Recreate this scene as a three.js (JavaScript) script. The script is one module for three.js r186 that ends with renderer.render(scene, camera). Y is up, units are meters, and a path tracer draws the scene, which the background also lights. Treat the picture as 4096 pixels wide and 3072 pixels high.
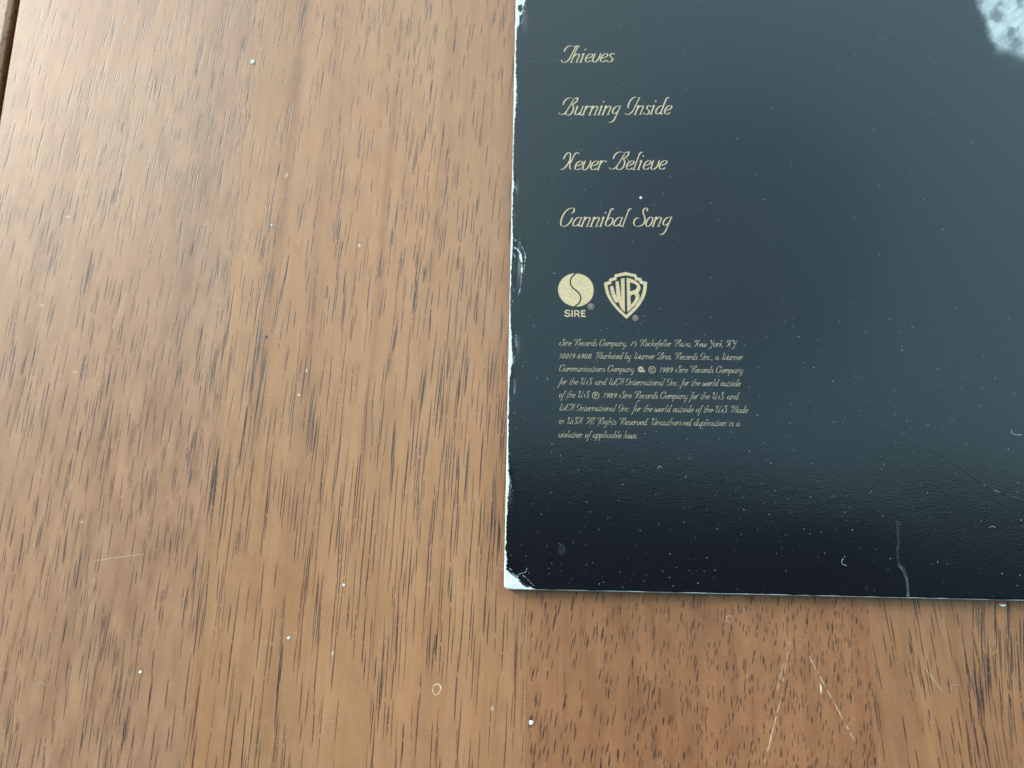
import * as THREE from 'three';
import { mergeGeometries } from 'three/addons/utils/BufferGeometryUtils.js';
import { RoundedBoxGeometry } from 'three/addons/geometries/RoundedBoxGeometry.js';

// ---------------------------------------------------------------- camera, sky, sun, exposure
const MM = 0.001;
const SLEEVE_H = 2.55;                       // height of the sleeve's face above the table, mm
const EYE = [8.34, SLEEVE_H + 166, -10.37]; // mm; x right along the sleeve's lower edge, y up, z towards the viewer
const FWD = [-0.04383, -0.97942, -0.19702], DOWN = [0.01053, -0.19765, 0.98022];
const scene = new THREE.Scene();
const camera = new THREE.PerspectiveCamera(53.1, 4 / 3, 0.002, 50);
camera.position.set(EYE[0] * MM, EYE[1] * MM, EYE[2] * MM);
camera.up.set(-DOWN[0], -DOWN[1], -DOWN[2]);
camera.lookAt(EYE[0] * MM + FWD[0], EYE[1] * MM + FWD[1], EYE[2] * MM + FWD[2]);
camera.focus = 0.164;
camera.userData.fStop = 18;
scene.add(camera);

const clamp = (x, a = 0, b = 1) => Math.min(b, Math.max(a, x));
const mix = (a, b, t) => a + (b - a) * t;
const sstep = (a, b, x) => { const t = clamp((x - a) / (b - a)); return t * t * (3 - 2 * t); };
const hash = (x, y) => { let h = Math.imul(x, 374761393) ^ Math.imul(y, 668265263); h = Math.imul(h ^ (h >>> 13), 1274126177); return ((h ^ (h >>> 16)) >>> 0) / 4294967296; };
function noise(x, y) { // value noise, 0..1
  const ix = Math.floor(x), iy = Math.floor(y); let fx = x - ix, fy = y - iy;
  fx = fx * fx * (3 - 2 * fx); fy = fy * fy * (3 - 2 * fy);
  return mix(mix(hash(ix, iy), hash(ix + 1, iy), fx), mix(hash(ix, iy + 1), hash(ix + 1, iy + 1), fx), fy);
}
const fbm = (x, y, n = 3) => { let s = 0, a = 0.5, t = 0; for (let i = 0; i < n; i++) { s += a * noise(x, y); t += a; a *= 0.5; x = x * 2.03 + 17.1; y = y * 2.03 + 9.7; } return s / t; };
const SUN = new THREE.Vector3(-0.8, 0.62, -0.6).normalize();
{ // thin bright overcast: blue-grey overhead, whiter towards the horizon and round the veiled sun
  const W = 1024, H = 512, d = new Float32Array(W * H * 4);
  for (let r = 0; r < H; r++) for (let c = 0; c < W; c++) {
    const up = ((r + 0.5) / H - 0.5) * Math.PI, rd = ((c + 0.5) / W - 0.5) * 2 * Math.PI;
    const x = Math.cos(rd) * Math.cos(up), z = Math.sin(rd) * Math.cos(up), y = Math.sin(up);
    const k = 1 - Math.max(0, y), cx = x / Math.max(y, 0.08), cz = z / Math.max(y, 0.08);
    const glow = Math.exp(-(1 - (x * SUN.x + y * SUN.y + z * SUN.z)) / 0.12);
    let s = [0.38 + 1.25 * k, 0.715 + 1.75 * k, 0.85 + 1.78 * k];
    if (y < 0) s = [0.05, 0.045, 0.04];
    else { // layered clouds, thicker here and there, plus a rounded dark patch added for the sleeve to mirror
      const addedDarkPatch = sstep(0.235, 0.2, Math.hypot(cx - 0.27, cz + 0.41) + 0.03 * (noise(cx * 6 + 9, cz * 6) - 0.5));
      const cloudAndPatch = 1 + 0.22 * (fbm(cx * 1.6 + 4, cz * 1.6, 4) - 0.5) - 0.28 * addedDarkPatch;
      s = [(s[0] + 1.5 * glow) * cloudAndPatch, (s[1] + 1.4 * glow) * cloudAndPatch, (s[2] + 1.25 * glow) * (0.3 + 0.7 * cloudAndPatch)];
    }
    const o = (r * W + c) * 4; d[o] = s[0]; d[o + 1] = s[1]; d[o + 2] = s[2]; d[o + 3] = 1;
  }
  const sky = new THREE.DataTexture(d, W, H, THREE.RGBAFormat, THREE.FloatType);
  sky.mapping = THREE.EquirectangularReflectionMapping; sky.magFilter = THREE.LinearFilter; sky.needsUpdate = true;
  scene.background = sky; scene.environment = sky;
}
const sun = new THREE.DirectionalLight(new THREE.Color(1, 0.9, 0.79), 1.2);
sun.position.copy(SUN); sun.castShadow = true; sun.shadow.radius = 38;
sun.shadow.mapSize.set(2048, 2048);
Object.assign(sun.shadow.camera, { left: -0.5, right: 0.5, top: 0.5, bottom: -0.5, near: 0.1, far: 3 });
scene.add(sun, sun.target);

const renderer = new THREE.WebGLRenderer({ antialias: true });
renderer.toneMapping = THREE.LinearToneMapping;
renderer.toneMappingExposure = 1.62;
renderer.shadowMap.enabled = true;

// ---------------------------------------------------------------- helpers
let seed = 12345;
const reseed = (s) => { seed = s; };
const rnd = () => { seed = (seed + 0x6d2b79f5) | 0; let t = Math.imul(seed ^ (seed >>> 15), 1 | seed); t = (t + Math.imul(t ^ (t >>> 7), 61 | t)) ^ t; return ((t ^ (t >>> 14)) >>> 0) / 4294967296; };
const R = (a, b) => a + (b - a) * rnd();
const gauss = () => (rnd() + rnd() + rnd() + rnd() - 2) * 0.87;
const toS = (v) => 255 * (v <= 0.0031308 ? 12.92 * v : 1.055 * Math.pow(v, 1 / 2.4) - 0.055);
const canvas = (w, h) => { const c = document.createElement('canvas'); c.width = w; c.height = h; return c; };
function tex(c, srgb, wrap) {
  const t = new THREE.CanvasTexture(c);
  if (srgb) t.colorSpace = THREE.SRGBColorSpace;
  t.wrapS = t.wrapT = wrap; t.magFilter = THREE.LinearFilter;
  return t;
}
const used = new Map();
function numbered(n) { const k = used.get(n) ?? 0; used.set(n, k + 1); return k ? n + '_' + String(k).padStart(3, '0') : n; }
function tag(o, label, category, group, kind) {
  o.userData.label = label; if (category) o.userData.category = category;
  if (group) o.userData.group = group; if (kind) o.userData.kind = kind;
  return o;
}
function thing(name, [x, y, z] = [0, 0, 0]) { const o = new THREE.Group(); o.name = numbered(name); o.position.set(x * MM, y * MM, z * MM); scene.add(o); return o; }
function part(name, geo, mat, parent) {
  const m = new THREE.Mesh(geo, mat); m.name = parent === scene ? numbered(name) : name;
  m.castShadow = m.receiveShadow = true; parent.add(m); return m;
}

// ---------------------------------------------------------------- wood
const WOOD_K = 10, WOOD_Y0 = -50, WOOD_LEN = 200;      // px per mm; the picture covers y = -50..150 mm along the stave
function woodTexture(x0, width, o) {
  reseed(o.seed);
  const W = Math.round(width * WOOD_K), H = WOOD_LEN * WOOD_K, c = canvas(W, H), g = c.getContext('2d'), img = g.createImageData(W, H), px = img.data;
  const sx = o.seed * 1.37;
  for (let j = 0; j < H; j++) {
    const y = WOOD_Y0 + WOOD_LEN - (j + 0.5) / WOOD_K;
    for (let i = 0; i < W; i++) {
      const x = x0 + (i + 0.5) / WOOD_K;
      const bend = x - o.lean * y + 1.6 * (noise(y * 0.018 + sx, x * 0.02) - 0.5);
      let t = 0.46 * noise(bend * 0.16 + sx, y * 0.006) + 0.3 * noise(bend * 0.5 + sx, y * 0.011) + 0.24 * noise(bend * 1.5, y * 0.022 + sx);
      t = (t - 0.5) * o.band + 0.5;
      t += o.fleck * (fbm(bend * 0.55 + sx, y * 0.13, 3) - 0.5) + 0.34 * (fbm(x * 0.34 + 0.1 * y + sx, y * 0.21, 4) - 0.5);
      t += 0.14 * (noise(bend * 5.5, y * 0.10) - 0.5) + 0.12 * (noise(bend * 11, y * 0.5) - 0.5) + 0.2 * (rnd() - 0.5);
      for (const [bx, by, slope, bw, s, y0, y1] of o.streaks) {
        const q = (x - bx - slope * (y - by) - 1.1 * (noise(y * 0.045 + bx, 3.3) - 0.5)) / bw;
        t -= s * Math.exp(-q * q) * sstep(y0 - 12, y0, y) * (1 - sstep(y1, y1 + 12, y)) * (0.7 + 0.6 * noise(y * 0.12, bx));
      }
      t = clamp(t, 0, 1);
      const warm = noise(x * 0.045 + sx * 2, y * 0.03 + 5) - 0.5;
      const k = (j * W + i) * 4;
      px[k] = toS(mix(o.dark[0], o.light[0], t) * (1 + 0.05 * warm));
      px[k + 1] = toS(mix(o.dark[1], o.light[1], t) * (1 - 0.035 * warm));
      px[k + 2] = toS(mix(o.dark[2], o.light[2], t) * (1 - 0.08 * warm)); px[k + 3] = 255;
    }
  }
  g.putImageData(img, 0, 0);
  const bc = canvas(W, H), b = bc.getContext('2d');
  b.fillStyle = 'rgb(200,200,200)'; b.fillRect(0, 0, W, H);
  const X = (x) => (x - x0) * WOOD_K, Y = (y) => (WOOD_Y0 + WOOD_LEN - y) * WOOD_K;
  for (const q of [g, b]) { q.lineCap = 'round'; q.lineJoin = 'round'; }
  const line = (q, a, e, w, style) => { q.strokeStyle = style; q.lineWidth = w * WOOD_K; q.beginPath(); q.moveTo(X(a[0]), Y(a[1])); q.lineTo(X(e[0]), Y(e[1])); q.stroke(); };
  // soft brown smudges and flecks lying along the grain
  for (let n = 0; n < o.smudges; n++) {
    const x = R(x0, x0 + width), y = R(WOOD_Y0, WOOD_Y0 + WOOD_LEN);
    if (fbm(x * 0.06 + sx, y * 0.035, 2) < o.smudgeCut) continue;
    const len = R(2, 9), w = R(0.3, 1.1), a = o.lean + gauss() * 0.04, al = R(0.04, 0.12), col = rnd() < 0.6 ? '70,45,38' : '82,58,48';
    for (let s = 0; s < 4; s++) {
      const u = R(0, len), v = len * R(0.3, 0.7);
      line(g, [x + a * u + gauss() * 0.12, y + u], [x + a * (u + v), y + u + v], w * R(0.4, 1), `rgba(${col},${al})`);
    }
  }
  // open pores: short dark grooves, broken along their length
  const pore = (x, y, len, w, ang, al, curve = 0) => {
    const step = 0.45, n = Math.max(2, Math.ceil(len / step)); let px_ = x, py = y, drift = 0;
    const tone = rnd(), col = tone < 0.65 ? '34,25,30' : tone < 0.88 ? '50,32,30' : '84,48,36';
    let gap = 0;
    for (let i = 0; i < n; i++) {
      const t = (i + 0.5) / n, e = Math.pow(Math.sin(Math.PI * t), 0.45);
      drift += gauss() * 0.013; drift *= 0.93;
      const s = ang + drift + curve * (t - 0.5);
      const nx = px_ + s * step, ny = py + step * (len < 0 ? -1 : 1);
      if (gap <= 0 && rnd() < o.broken) gap = 1 + Math.floor(R(0, 2));
      if (gap-- <= 0) {
        const ww = w * e * R(0.82, 1.15);
        line(g, [px_, py], [nx, ny], ww, `rgba(${col},${al * R(0.88, 1)})`);
        line(b, [px_, py], [nx, ny], ww, `rgba(90,90,90,${0.7 * al})`);
        if (rnd() < 0.05) line(g, [px_ + w * 0.7, py], [nx + w * 0.7, ny], w * 0.4, 'rgba(235,205,175,0.28)');
      }
      px_ = nx; py = ny;
    }
  };
  o.pores({ x0, width, pore, g, b, X, Y, line, sx });
  // pale hair-fine fibres and rubs in the varnish
  for (let n = 0; n < width * 60; n++) {
    const x = R(x0, x0 + width), y = R(WOOD_Y0, WOOD_Y0 + WOOD_LEN), len = R(0.15, 0.7), a = R(0, 6.28);
    line(g, [x, y], [x + Math.cos(a) * len, y + Math.sin(a) * len], R(0.04, 0.09), `rgba(245,226,205,${R(0.1, 0.36)})`);
  }
  if (o.marks) o.marks({ g, b, X, Y, line });
  const wrap = THREE.MirroredRepeatWrapping;
  return new THREE.MeshPhysicalMaterial({ map: tex(c, true, wrap), bumpMap: tex(bc, false, wrap), bumpScale: 0.00012, roughness: o.rough ?? 0.34, ior: 1.5, name: 'varnished_wood' });
}
const WOOD = { light: [0.42, 0.2, 0.1], dark: [0.24, 0.103, 0.05], lean: 0.035, band: 0.62, fleck: 0.24, smudges: 90, smudgeCut: 0.5, broken: 0.022, streaks: [] };
function straightPores(density, lens, bottomLens, wide) {
  return ({ x0, width, pore, sx }) => {
    const n = width * WOOD_LEN * density;
    for (let k = 0; k < n; k++) {
      const x = R(x0 - 1, x0 + width + 1), y = R(WOOD_Y0 - 5, WOOD_Y0 + WOOD_LEN);
      if (noise(x * 0.3 + sx, y * 0.03) * 0.4 + noise(x * 0.1, y * 0.05 + sx) * 0.4 + 0.1 < R(0.05, 0.66)) continue;
      const up = sstep(0, 90, y), l = mix(R(...bottomLens), R(...lens), up) * (rnd() < 0.2 ? 1.6 : 1);
      pore(x, y, l, R(...wide), 0.03 + 0.045 * up + 0.02 * (noise(x * 0.05, y * 0.03) - 0.5) + gauss() * 0.018, R(0.6, 1));
      if (rnd() < 0.05) for (let q = 0; q < 3; q++) pore(x + gauss() * 0.7, y + gauss() * 2, l * R(0.4, 0.9), R(...wide) * 0.8, 0.05 + 0.03 * up + gauss() * 0.02, R(0.4, 0.8));
    }
  };
}
const X_A = -127.7, X_B = -65.7, X_C = 5.0, X_D = 75.7, PITCH = 70.7;
const woodA = woodTexture(X_A, X_B - X_A, { ...WOOD, seed: 11, light: [0.42, 0.21, 0.12], dark: [0.23, 0.106, 0.06], fleck: 0.55, smudges: 700, smudgeCut: 0.48, lean: 0.09,
  pores: straightPores(0.13, [2, 7], [2.5, 9], [0.1, 0.18]),
  marks: ({ g, line }) => { // long thin scratch, small rubs
    for (let i = 0; i < 9; i++) { const t = i / 9, u = (i + 1) / 9; line(g, [-90.2 + 11.3 * t, 3.8 + 1.8 * t + gauss() * 0.04], [-90.2 + 11.3 * u, 3.8 + 1.8 * u], 0.12 * Math.sin(Math.PI * (t * 0.9 + 0.08)) + 0.05, `rgba(235,220,205,${0.3 + 0.25 * rnd()})`); }
    for (const [x, y] of [[-107, 84], [-94, 12], [-100, 46], [-110, 62]]) for (let k = 0; k < 5; k++) line(g, [x + gauss() * 0.5, y + gauss() * 0.3], [x + 0.6 + gauss() * 0.6, y + gauss() * 0.3], 0.12, 'rgba(235,225,215,0.3)');
  } });
const woodB = woodTexture(X_B, PITCH, { ...WOOD, seed: 23, streaks: [[-55, 90, 0.035, 1.4, 0.27, 36, 150], [-45.6, 80, 0.012, 1.2, 0.22, 40, 150], [-31, 60, 0.04, 0.7, 0.2, 30, 110], [-18, 90, 0.05, 1.6, 0.14, 40, 150], [-64.6, 0, 0, 0.9, 0.25, -50, 40]],
  pores: straightPores(0.118, [2, 7.5], [4, 17], [0.1, 0.19]),
  marks: ({ g, X, Y, line }) => { // ring-shaped scar in the varnish, rubs
    for (let i = 0; i < 22; i++) { const a = i / 22 * 6.283, e = (i + 1) / 22 * 6.283, f = (t) => [-13.7 + (0.85 + 0.1 * Math.sin(3 * t)) * Math.cos(t), -20.7 + (1.05 + 0.12 * Math.sin(2 * t)) * Math.sin(t)]; if (rnd() < 0.9) line(g, f(a), f(e), R(0.15, 0.32), `rgba(238,226,214,${R(0.25, 0.55)})`); }
    for (const [x, y, s] of [[-54.4, 94.7, 1.3], [-36, -14, 0.7], [-35.6, 77, 0.8], [-2, -24, 0.8], [-46, 47, 0.8]]) for (let k = 0; k < 10; k++) line(g, [x + gauss() * 0.35 * s, y + gauss() * 0.7 * s], [x + gauss() * 0.35 * s, y + gauss() * 0.7 * s], 0.16, 'rgba(235,226,216,0.22)');
    g.fillStyle = 'rgba(40,50,72,0.85)'; g.beginPath(); g.ellipse(X(-55.9), Y(54.7), 4, 4, 0, 0, 7); g.fill();
  } });
const woodC = woodTexture(X_C, PITCH, { ...WOOD, seed: 37, light: [0.345, 0.148, 0.07], dark: [0.175, 0.067, 0.033], lean: 0.0, band: 0.55, fleck: 0.55, smudges: 260, smudgeCut: 0.5, broken: 0.01, streaks: [],
  pores: ({ x0, width, pore, sx }) => {
    for (let k = 0; k < width * WOOD_LEN * 0.95; k++) {
      const x = R(x0, x0 + width), y = R(WOOD_Y0, WOOD_Y0 + WOOD_LEN), away = sstep(8, 45, x);
      if (rnd() > 0.42 + 0.58 * away) continue;
      const ring = Math.sin((y * 0.9 + 0.018 * (x - 40) * (x - 40) + 5 * noise(x * 0.06, y * 0.06 + sx)) * 1.15);
      if (ring * 0.1 + noise(x * 0.3 + sx, y * 0.3) * 0.4 + 0.24 < R(0.1, 0.8)) continue;
      pore(x, y, mix(R(1.1, 3.2), R(0.6, 1.4), away), mix(R(0.14, 0.25), R(0.12, 0.2), away), mix(0.16, 0.1, away) + gauss() * 0.05, R(0.55, 0.95));
    }
  },
  marks: ({ g, line }) => {
    const scratch = (x0, y0, x1, y1, n, w, al) => { for (let i = 0; i < n; i++) { const t = i / n, u = (i + 0.8) / n; if (rnd() < 0.82) line(g, [mix(x0, x1, t) + gauss() * 0.05, mix(y0, y1, t)], [mix(x0, x1, u) + gauss() * 0.05, mix(y0, y1, u)], w * R(0.5, 1.2), `rgba(240,226,210,${al * R(0.6, 1)})`); } };
    scratch(59.3, -9.5, 57.4, -18, 12, 0.24, 0.42); scratch(57.2, -19.7, 53.1, -33, 18, 0.28, 0.5); scratch(57.6, -14, 56.4, -19, 9, 0.6, 0.2);
    scratch(63.1, -12.2, 71.2, -28.2, 24, 0.19, 0.6);
    for (let k = 0; k < 16; k++) line(g, [65.1 + gauss() * 0.22, -17.4 - 1.1 * rnd()], [65.1 + gauss() * 0.22, -18.6 - 1.3 * rnd()], 0.2, 'rgba(238,228,218,0.15)');
    for (let i = 0; i < 14; i++) { const a = i / 14 * 6.283, e = (i + 1) / 14 * 6.283; line(g, [47.1 + 0.6 * Math.cos(a), -5.2 + 0.65 * Math.sin(a)], [47.1 + 0.6 * Math.cos(e), -5.2 + 0.65 * Math.sin(e)], 0.16, 'rgba(235,222,208,0.25)'); }
  } });
const woodD = woodTexture(X_D, PITCH, { ...WOOD, seed: 51, light: [0.35, 0.16, 0.076], dark: [0.19, 0.08, 0.04], lean: -0.09, band: 0.7, fleck: 0.4, smudges: 150, broken: 0.03, streaks: [[86, -10, -0.02, 1.6, -0.25, -50, 40]],
  pores: ({ x0, width, pore }) => {
    for (let k = 0; k < 470; k++) { const x = R(x0, x0 + 22), y = R(WOOD_Y0 - 10, WOOD_Y0 + WOOD_LEN); pore(x, y, R(2, 9), R(0.14, 0.24), -0.09 + gauss() * 0.04, R(0.5, 0.95), R(-0.1, 0.1)); }
    // arched growth rings, closing to the right
    for (let k = 0; k < 1500; k++) {
      const r = 2 + 42 * Math.sqrt(rnd()), a0 = R(1.9, 4.4), cx = 127, cy = -18 + 200 * Math.floor(R(0, 1)), a1 = a0 + R(1.5, 7) / r; let p = null;
      if (noise(r * 0.9, a0 * 1.3) < 0.42) continue;
      const el = 2.6, f = (a) => [cx + r * Math.cos(a) * (1 + 0.05 * noise(a * 2, r)), cy + el * r * Math.sin(a)];
      const q = f(a0), s = f(a1), dy = s[1] - q[1]; if (Math.abs(dy) < 0.6) continue;
      const lo = dy > 0 ? q : s, hi = dy > 0 ? s : q;
      if (lo[0] > X_D + 18) pore(lo[0], lo[1], Math.min(9, hi[1] - lo[1]), R(0.13, 0.22), clamp((hi[0] - lo[0]) / (hi[1] - lo[1]), -0.8, 0.8), R(0.5, 0.95));
    }
  },
  marks: ({ g, line }) => { for (let i = 0; i < 8; i++) line(g, [86 + i * 0.42, -13.5 - i * 0.62], [86.4 + i * 0.42, -14.1 - i * 0.62], 0.12, 'rgba(240,228,214,0.4)'); } });

// a board with a worn, rounded long edge: a profile drawn along the grain
function board(x0, x1, zNear, zFar, thick, rl = 0.08, rr = 0.08, uw = x1 - x0) {
  const prof = [[x0, -thick]];
  const arc = (cx, cy, r, a0, a1) => { for (let i = 0; i <= 5; i++) { const a = mix(a0, a1, i / 5); prof.push([cx + r * Math.cos(a), cy + r * Math.sin(a)]); } };
  arc(x0 + rl, -rl, rl, Math.PI, Math.PI / 2); arc(x1 - rr, -rr, rr, Math.PI / 2, 0); prof.push([x1, -thick]);
  const pos = [], uv = [], idx = [], n = 60, m = prof.length;
  for (let k = 0; k <= n; k++) { const z = mix(zNear, zFar, k / n); for (const [x, y] of prof) { pos.push(x * MM, y * MM, z * MM); uv.push((x - x0) / uw + (x === x0 ? y * 0.01 : x === x1 ? -y * 0.01 : 0), (-z - WOOD_Y0) / WOOD_LEN); } }
  for (let k = 0; k < n; k++) for (let i = 0; i < m; i++) { const j = (i + 1) % m, a = k * m + i, b = k * m + j, c = a + m, d = b + m; idx.push(a, b, c, b, d, c); }
  const s0 = pos.length / 3;
  for (const k of [0, n]) { const z = k ? zFar : zNear; for (const [x, y] of prof) { pos.push(x * MM, y * MM, z * MM); uv.push((x - x0) / uw, (-z - WOOD_Y0 + y) / WOOD_LEN); } }
  for (let i = 1; i < m - 1; i++) { idx.push(s0, s0 + i + 1, s0 + i); idx.push(s0 + m, s0 + m + i, s0 + m + i + 1); }
  let g = new THREE.BufferGeometry();
  g.setAttribute('position', new THREE.Float32BufferAttribute(pos, 3)); g.setAttribute('uv', new THREE.Float32BufferAttribute(uv, 2)); g.setIndex(idx);
  g.computeVertexNormals();
  // orient outwards
  const nn = g.attributes.normal, top = 4 * 3; if (nn.array[(Math.floor(n / 2) * m + 7) * 3 + 1] < 0) { g.setIndex(idx.map((v, i) => idx[i - (i % 3) + [0, 2, 1][i % 3]])); g.computeVertexNormals(); }
  return g;
}
const table = thing('wooden_table');
tag(table, 'varnished brown hardwood table top of glued staves lying under the dark record sleeve', 'table');
const Z_NEAR = 170, Z_FAR = -520;
const gapHalf = 0.012;
part('stave', board(X_A, X_B - gapHalf, Z_NEAR, Z_FAR, 22, 0.55, 0.04), woodA, table);
part('stave', board(X_B + gapHalf, X_C - gapHalf, Z_NEAR, Z_FAR, 22, 0.04, 0.04), woodB, table);
part('stave', board(X_C + gapHalf, X_D - gapHalf, Z_NEAR, Z_FAR, 22, 0.04, 0.04), woodC, table);
[woodD, woodB, woodC, woodD].forEach((m, i) => part('stave', board(X_D + PITCH * i + gapHalf, X_D + PITCH * (i + 1) - gapHalf, Z_NEAR, Z_FAR, 22, 0.04, i === 3 ? 0.8 : 0.04), m, table));

const leaf = thing('table_leaf');
tag(leaf, 'separate brown wooden table leaf beyond the narrow dark gap at the upper left corner', 'table leaf');
part('stave', board(X_A - 2.1 - PITCH, X_A - 2.1, Z_NEAR, Z_FAR, 22, 0.04, 1.1), woodC, leaf);
part('stave', board(X_A - 2.14 - 2 * PITCH, X_A - 2.12 - PITCH, Z_NEAR, Z_FAR, 22, 0.8, 0.04), woodB, leaf);
{ const g = new THREE.BoxGeometry(10 * MM, 5 * MM, 0.6); g.translate((X_A - 1) * MM, -29 * MM, -0.17); part('added_gap_strip', g, woodC, leaf); }  // added strip under the gap, blocks light leaking up from below

// ---------------------------------------------------------------- the sleeve
const SIZE = 315;
// white wear along the left edge: [height above the lower edge, width of bare board], mm
const WEAR = [[150, 2.3], [139.8, 2.49], [138.4, 2.0], [135.7, 1.57], [133.6, 0.97], [132.6, 0.81], [131.9, 0.43], [129.5, 0.32], [126.1, 0.27], [122.8, 0.32], [119.4, 0.38], [116.1, 0.59], [112.8, 0.65], [109.5, 0.43], [107.6, 0.32], [105, 0.22], [99.8, 0.16], [93.5, 0.22], [91, 0.54], [89.1, 0.27], [87.3, 0.2], [81.1, 0.3], [77.4, 0.43], [75, 0.43], [71.4, 0.27], [69, 0.22], [63.1, 0.16], [57.8, 0.27], [54.9, 0.59], [53.2, 0.65], [50.3, 0.92], [49.2, 0.97], [47.5, 0.7], [45.8, 0.43], [42.4, 0.22], [40.2, 0.32], [37.4, 0.24], [34.6, 0.27], [30.3, 0.38], [27.6, 0.43], [24.9, 0.49], [23.2, 0.76], [21.6, 0.76], [18.4, 0.49], [15.8, 0.38], [13.2, 0.26], [10.1, 0.2], [9.5, 0.38], [8, 0.12], [7.5, 0.43], [4.9, 0.49], [3.9, 0.5]];
function wear(y) { // mm of bare board at height y
  let w = 0.35;
  if (y < 3.9) { const t = clamp(y / 3.9); w = mix(6.9, 0.55, Math.pow(t, 0.8)) + 0.1 * (noise(y * 5, 2) - 0.5); return w + 0.12 * (noise(y * 9, 8) - 0.5); }
  for (let i = 0; i + 1 < WEAR.length; i++) if (y <= WEAR[i][0] && y >= WEAR[i + 1][0]) { w = mix(WEAR[i + 1][1], WEAR[i][1], (y - WEAR[i + 1][0]) / (WEAR[i][0] - WEAR[i + 1][0])); break; }
  const rag = Math.min(0.34, 0.12 + 0.45 * w);
  return Math.max(0.06, w + rag * (noise(y * 1.9, 4.4) - 0.5) + rag * 0.9 * (noise(y * 5.3, 1.4) - 0.5));
}
const DENTS = [[1.5, 71.5, 0.75, 4.2, 0.32], [2.3, 75.6, 0.5, 2.2, -0.1], [1.6, 53, 0.6, 2.6, 0.2], [1.1, 44, 0.5, 2.4, 0.14], [0.9, 21, 0.5, 2.6, 0.16], [0.9, 90.5, 0.4, 2.2, 0.15], [1.7, 134.5, 0.9, 3, 0.2], [2.5, 3.5, 1.6, 1.6, 0.1]];
function face(x, y) { // height of the sleeve's face above the table, mm
  const r = Math.hypot(x - 157.5, y - 157.5);
  let h = SLEEVE_H + 0.22 * (1 - sstep(128, 158, r));
  h += 0.10 * (fbm(x * 0.02 + 3, y * 0.02, 2) - 0.5);
  for (const [a, b, ra, rb, s] of DENTS) h -= s * Math.exp(-(((x - a) / ra) ** 2) - ((y - b) / rb) ** 2);
  const e = Math.min(x, y); if (e < 0.6) h -= 0.12 * (1 - Math.max(0, e) / 0.6) ** 2;
  return h;
}
const spaced = (bits) => { const v = [bits[0][0]]; for (const [from, to, step] of bits) { const n = Math.max(1, Math.round((to - from) / step)); for (let i = 1; i <= n; i++) v.push(mix(from, to, i / n)); } return v; };
function sheet(left, ys, ts, h, uvOf) { // a curved sheet whose left outline is left(y)
  const pos = [], uv = [], idx = [], m = ts.length;
  for (const y of ys) { const l = left(y); for (const t of ts) { const x = t < 30 ? l + t * (30 - l) / 30 : t; pos.push(x * MM, h(x, y) * MM, -y * MM); uv.push(...uvOf(x, y)); } }
  for (let j = 0; j + 1 < ys.length; j++) for (let i = 0; i + 1 < m; i++) { const a = j * m + i; idx.push(a, a + 1, a + m, a + 1, a + m + 1, a + m); }
  const g = new THREE.BufferGeometry();
  g.setAttribute('position', new THREE.Float32BufferAttribute(pos, 3)); g.setAttribute('uv', new THREE.Float32BufferAttribute(uv, 2)); g.setIndex(idx); g.computeVertexNormals();
  return g;
}
function skirt(loop, depth) { // the cut edge of a board, following the outline loop [x, h, y]
  const pos = [], idx = [];
  for (const [x, h, y] of loop) { pos.push(x * MM, h * MM, -y * MM, x * MM, (h - depth) * MM, -y * MM); }
  for (let i = 0; i + 1 < loop.length; i++) { const a = 2 * i; idx.push(a, a + 1, a + 2, a + 1, a + 3, a + 2); }
  const g = new THREE.BufferGeometry(); g.setAttribute('position', new THREE.Float32BufferAttribute(pos, 3)); g.setAttribute('uv', new THREE.Float32BufferAttribute(new Float32Array(pos.length / 3 * 2), 2)); g.setIndex(idx); g.computeVertexNormals(); return g;
}

// --- the print
const PK = 13.65, PX0 = -2.5, PY1 = 147.5, PW = 1748, PH = 2048;
const GOLD = (a = 1) => `rgba(188,162,126,${a})`;
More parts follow.
